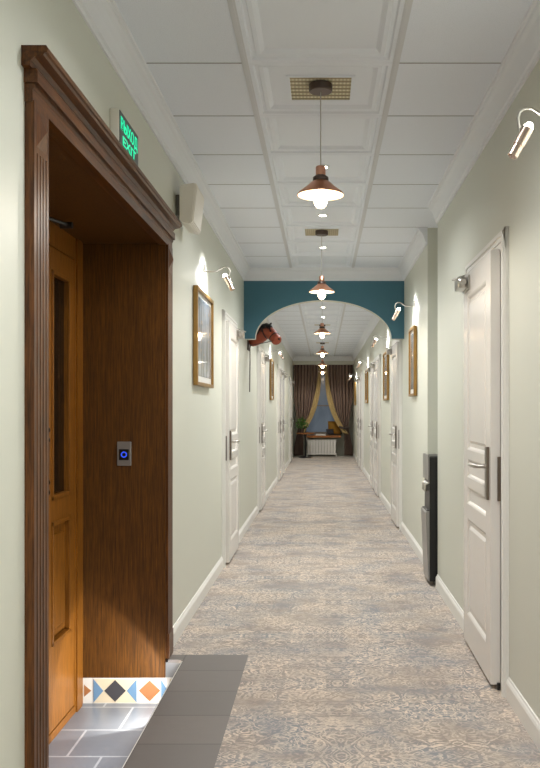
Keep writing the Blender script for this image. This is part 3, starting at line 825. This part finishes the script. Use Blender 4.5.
def drapery(name, label, s):
    root = thing(name, label, 'curtain', (0, YE + .13, 0), 'pair of striped curtains')
    zt, ztie = 2.40, .74
    nz, nu = 40, 66
    def edges(z):
        outer = .765 if s > 0 else -.75
        if z > ztie:
            f = (zt - z) / (zt - ztie)
            inner = s * (.06 + .37 * f ** 3.0)
            out = outer - s * (.18 * max(0, f - .55) / .45 * .6)
        else:
            f = min(1, (ztie - z) / .5)
            f2 = min(1, (ztie - z) / .16); inner = s * (.43 + (.12 if s > 0 else .08) * f2); out = outer - s * .108 * (1 - f)
        return inner, out
    me_uv = []
    m = MB(); uv = m.bm.loops.layers.uv.new('UVMap'); G = []
    for j in range(nz + 1):
        z = zt + (.03 - zt) * j / nz; a, b = edges(z); row = []
        for i in range(nu + 1):
            u = i / nu; x = a + (b - a) * u
            y = .035 * math.sin(u * 2 * PI * 7 + .3 * math.sin(z * 3)) + .012 * math.sin(u * 31 + z * 2)
            row.append(m.bm.verts.new((x, y, z)))
        G.append(row)
    for j in range(nz):
        for i in range(nu):
            f = m.bm.faces.new((G[j][i], G[j][i+1], G[j+1][i+1], G[j+1][i]))
            for lp, (uu, vv) in zip(f.loops, ((i, j), (i+1, j), (i+1, j+1), (i, j+1))): lp[uv].uv = (uu / nu, vv / nz)
    p = m.build('panel', M['drape'], root, True)
    p.modifiers.new('t', 'SOLIDIFY').thickness = .004
    m = MB(); G = []
    for j in range(nz + 1):
        z = zt + (.6 - zt) * j / nz; a, b = edges(z); row = []
        for i in range(9):
            u = i / 8; w = .05 + .085 * min(1, (zt - z) / .9)
            row.append(m.bm.verts.new((a - s * .012 + s * w * u, -.055 + .012 * math.sin(u * 9), z - .02 * u)))
        G.append(row)
    for j in range(nz):
        for i in range(8): m.bm.faces.new((G[j][i], G[j][i+1], G[j+1][i+1], G[j+1][i]))
    q = m.build('gold_border', M['lining'], root, True); q.modifiers.new('t', 'SOLIDIFY').thickness = .004
    a, b = edges(ztie)
    m = MB().tube([(a - s * .02, -.09, ztie + .03), ((a + b) / 2, -.1, ztie - .01), (b + s * .01, -.06, ztie + .02)], [(.012, .03)] * 3, 10)
    m.build('tieback', M['leather'], root, True)
drapery('curtain', 'striped brown curtain with gold border gathered to the left of the window', -1)
drapery('curtain', 'striped brown curtain with gold border gathered to the right of the window', 1)
tag(MB().tube([(XL + .01, YE + .13, 2.43), (XR2 - .01, YE + .13, 2.43)], .012, 10).build('curtain_rod', M['bronze']), 'dark curtain rod across the far end of the corridor', 'curtain rod')

bn = tag(MB().box((-.42, YE - .02, .49), (.46, EY - .03, .545), .006).build('window_bench', M['sill']), 'oak window bench board above the white radiator', 'bench', kind=None)
rd = thing('radiator', 'white sectional radiator under the window bench', 'radiator', (-.40, YE + .06, .05))
for k in range(10):
    m = MB().box((k * .074, -.03, 0), (k * .074 + .062, .05, .38), .012); m.build('section', M['radiator'], rd)
MB().tube([(-.02, .01, .35), (.75, .01, .35)], .014, 8).tube([(-.02, .01, .03), (.75, .01, .03)], .014, 8).tube([(-.01, .01, .03), (-.01, .01, -.05)], .012, 8).tube([(.74, .01, .03), (.74, .01, -.05)], .012, 8).build('pipe', M['radiator'], rd)
MB().box((-.03, -.034, .385), (.76, .055, .395), .003).build('top_grille', M['radiator'], rd)
# cushions and small things on the bench
def cushion(w, h, t):
    m = MB(); n = 10; top = []
    for sgn in (1, -1):
        G = [[m.bm.verts.new((w * (i / n - .5) * (1 - .06 * math.sin(PI * j / n)), sgn * t * (max(0, math.sin(PI * i / n) * math.sin(PI * j / n))) ** .5, h * (j / n) * 1.0)) for i in range(n + 1)] for j in range(n + 1)]
        for j in range(n):
            for i in range(n): m.bm.faces.new((G[j][i], G[j][i+1], G[j+1][i+1], G[j+1][i]))
    bmesh.ops.remove_doubles(m.bm, verts=m.bm.verts, dist=1e-4); return m
c = cushion(.34, .34, .07).build('cushion', M['mustard'], None, True); c.location = (.29, YE + .5, .575); c.rotation_euler = (-.25, 0, -.1)
tag(c, 'mustard yellow cushion leaning at the right of the window bench', 'cushion')
c = cushion(.2, .15, .035).build('cushion', M['darkcloth'], None, True); c.location = (.19, YE + .16, .575); c.rotation_euler = (-.5, 0, .2)
tag(c, 'small charcoal cushion lying before the mustard cushion on the bench', 'cushion')
bk = thing('book', 'pale book lying on the window bench', 'book', (-.06, YE + .12, .545))
MB().box((-.13, -.08, 0), (.13, .09, .006), .001).box((-.13, -.08, .034), (.13, .09, .04), .001).build('cover', M['cream'], bk)
MB().box((-.125, -.075, .006), (.125, .085, .034)).build('pages', M['mat'], bk)

tb = thing('side_table', 'small dark round side table with pedestal at the left of the far end', 'table', (-.44, YE - .36, 0))
MB().lathe([(.001, .595), (.22, .595), (.23, .605), (.23, .618), (.22, .625), (.001, .625)], seg=32).build('tabletop', M['sill'], tb, True)
MB().lathe([(.001, .02), (.03, .02), (.028, .06), (.02, .12), (.026, .3), (.02, .5), (.035, .595), (.001, .595)], seg=18).build('pedestal', M['black'], tb, True)
MB().lathe([(.001, 0), (.17, 0), (.17, .012), (.14, .022), (.03, .028), (.001, .028)], seg=28).build('base', M['black'], tb, True)
pt = thing('potted_plant', 'leafy green potted plant standing on the small round table', 'plant', (-.54, YE - .36, .625))
MB().lathe([(.001, 0), (.05, 0), (.065, .09), (.06, .095), (.055, .085), (.001, .08)], seg=20).build('pot', M['pot'], pt, True)
m = MB()
for k in range(170):
    a = random.uniform(0, 2*PI); el = random.uniform(.15, 1.45); L = random.uniform(.1, .27)
    d = Vector((math.cos(a) * math.cos(el), math.sin(a) * math.cos(el) * .8, math.sin(el)))
    d = Vector((d.x * .6, d.y * .7, d.z)); p = Vector((0, 0, .085)) + d * L; n = Vector((random.uniform(-1, 1), random.uniform(-1, 1), random.uniform(-.3, 1))).normalized()
    t = d.cross(n).normalized(); ln, wd_ = random.uniform(.045, .075), random.uniform(.016, .026)
    m.face([p, p + d * ln * .5 + t * wd_, p + d * ln, p + d * ln * .5 - t * wd_])
    if k % 4 == 0: m.tube([(0, 0, .08), tuple(Vector((0, 0, .08)).lerp(p, .55) + Vector((0, 0, .02))), tuple(p)], .0022, 5)
m.build('foliage', M['leaf'], pt)

# ------------------------------------------------------------------ camera and render look
cam = bpy.data.cameras.new('camera'); co = bpy.data.objects.new('camera', cam); C.objects.link(co)
co.location = (0, 0, 1.2); co.rotation_euler = (PI / 2, 0, 0)
cam.sensor_width = 36; cam.sensor_fit = 'AUTO'; cam.lens = 843 * 36 / 768
cam.shift_x = (270 - 323) / 768; cam.shift_y = (410 - 384) / 768
cam.clip_start = .05; cam.clip_end = 100
sc_ = bpy.context.scene; sc_.camera = co
w = bpy.data.worlds.new('world'); sc_.world = w; w.use_nodes = True
w.node_tree.nodes['Background'].inputs[0].default_value = (.02, .025, .035, 1)
vs = sc_.view_settings
vs.view_transform = 'Standard'; vs.look = 'None'; vs.gamma = 1; vs.use_curve_mapping = False
vs.exposure = 0.45
sc_.cycles.use_denoising = True
sc_.cycles.max_bounces = 8; sc_.cycles.diffuse_bounces = 5
sc_.cycles.sample_clamp_indirect = 6
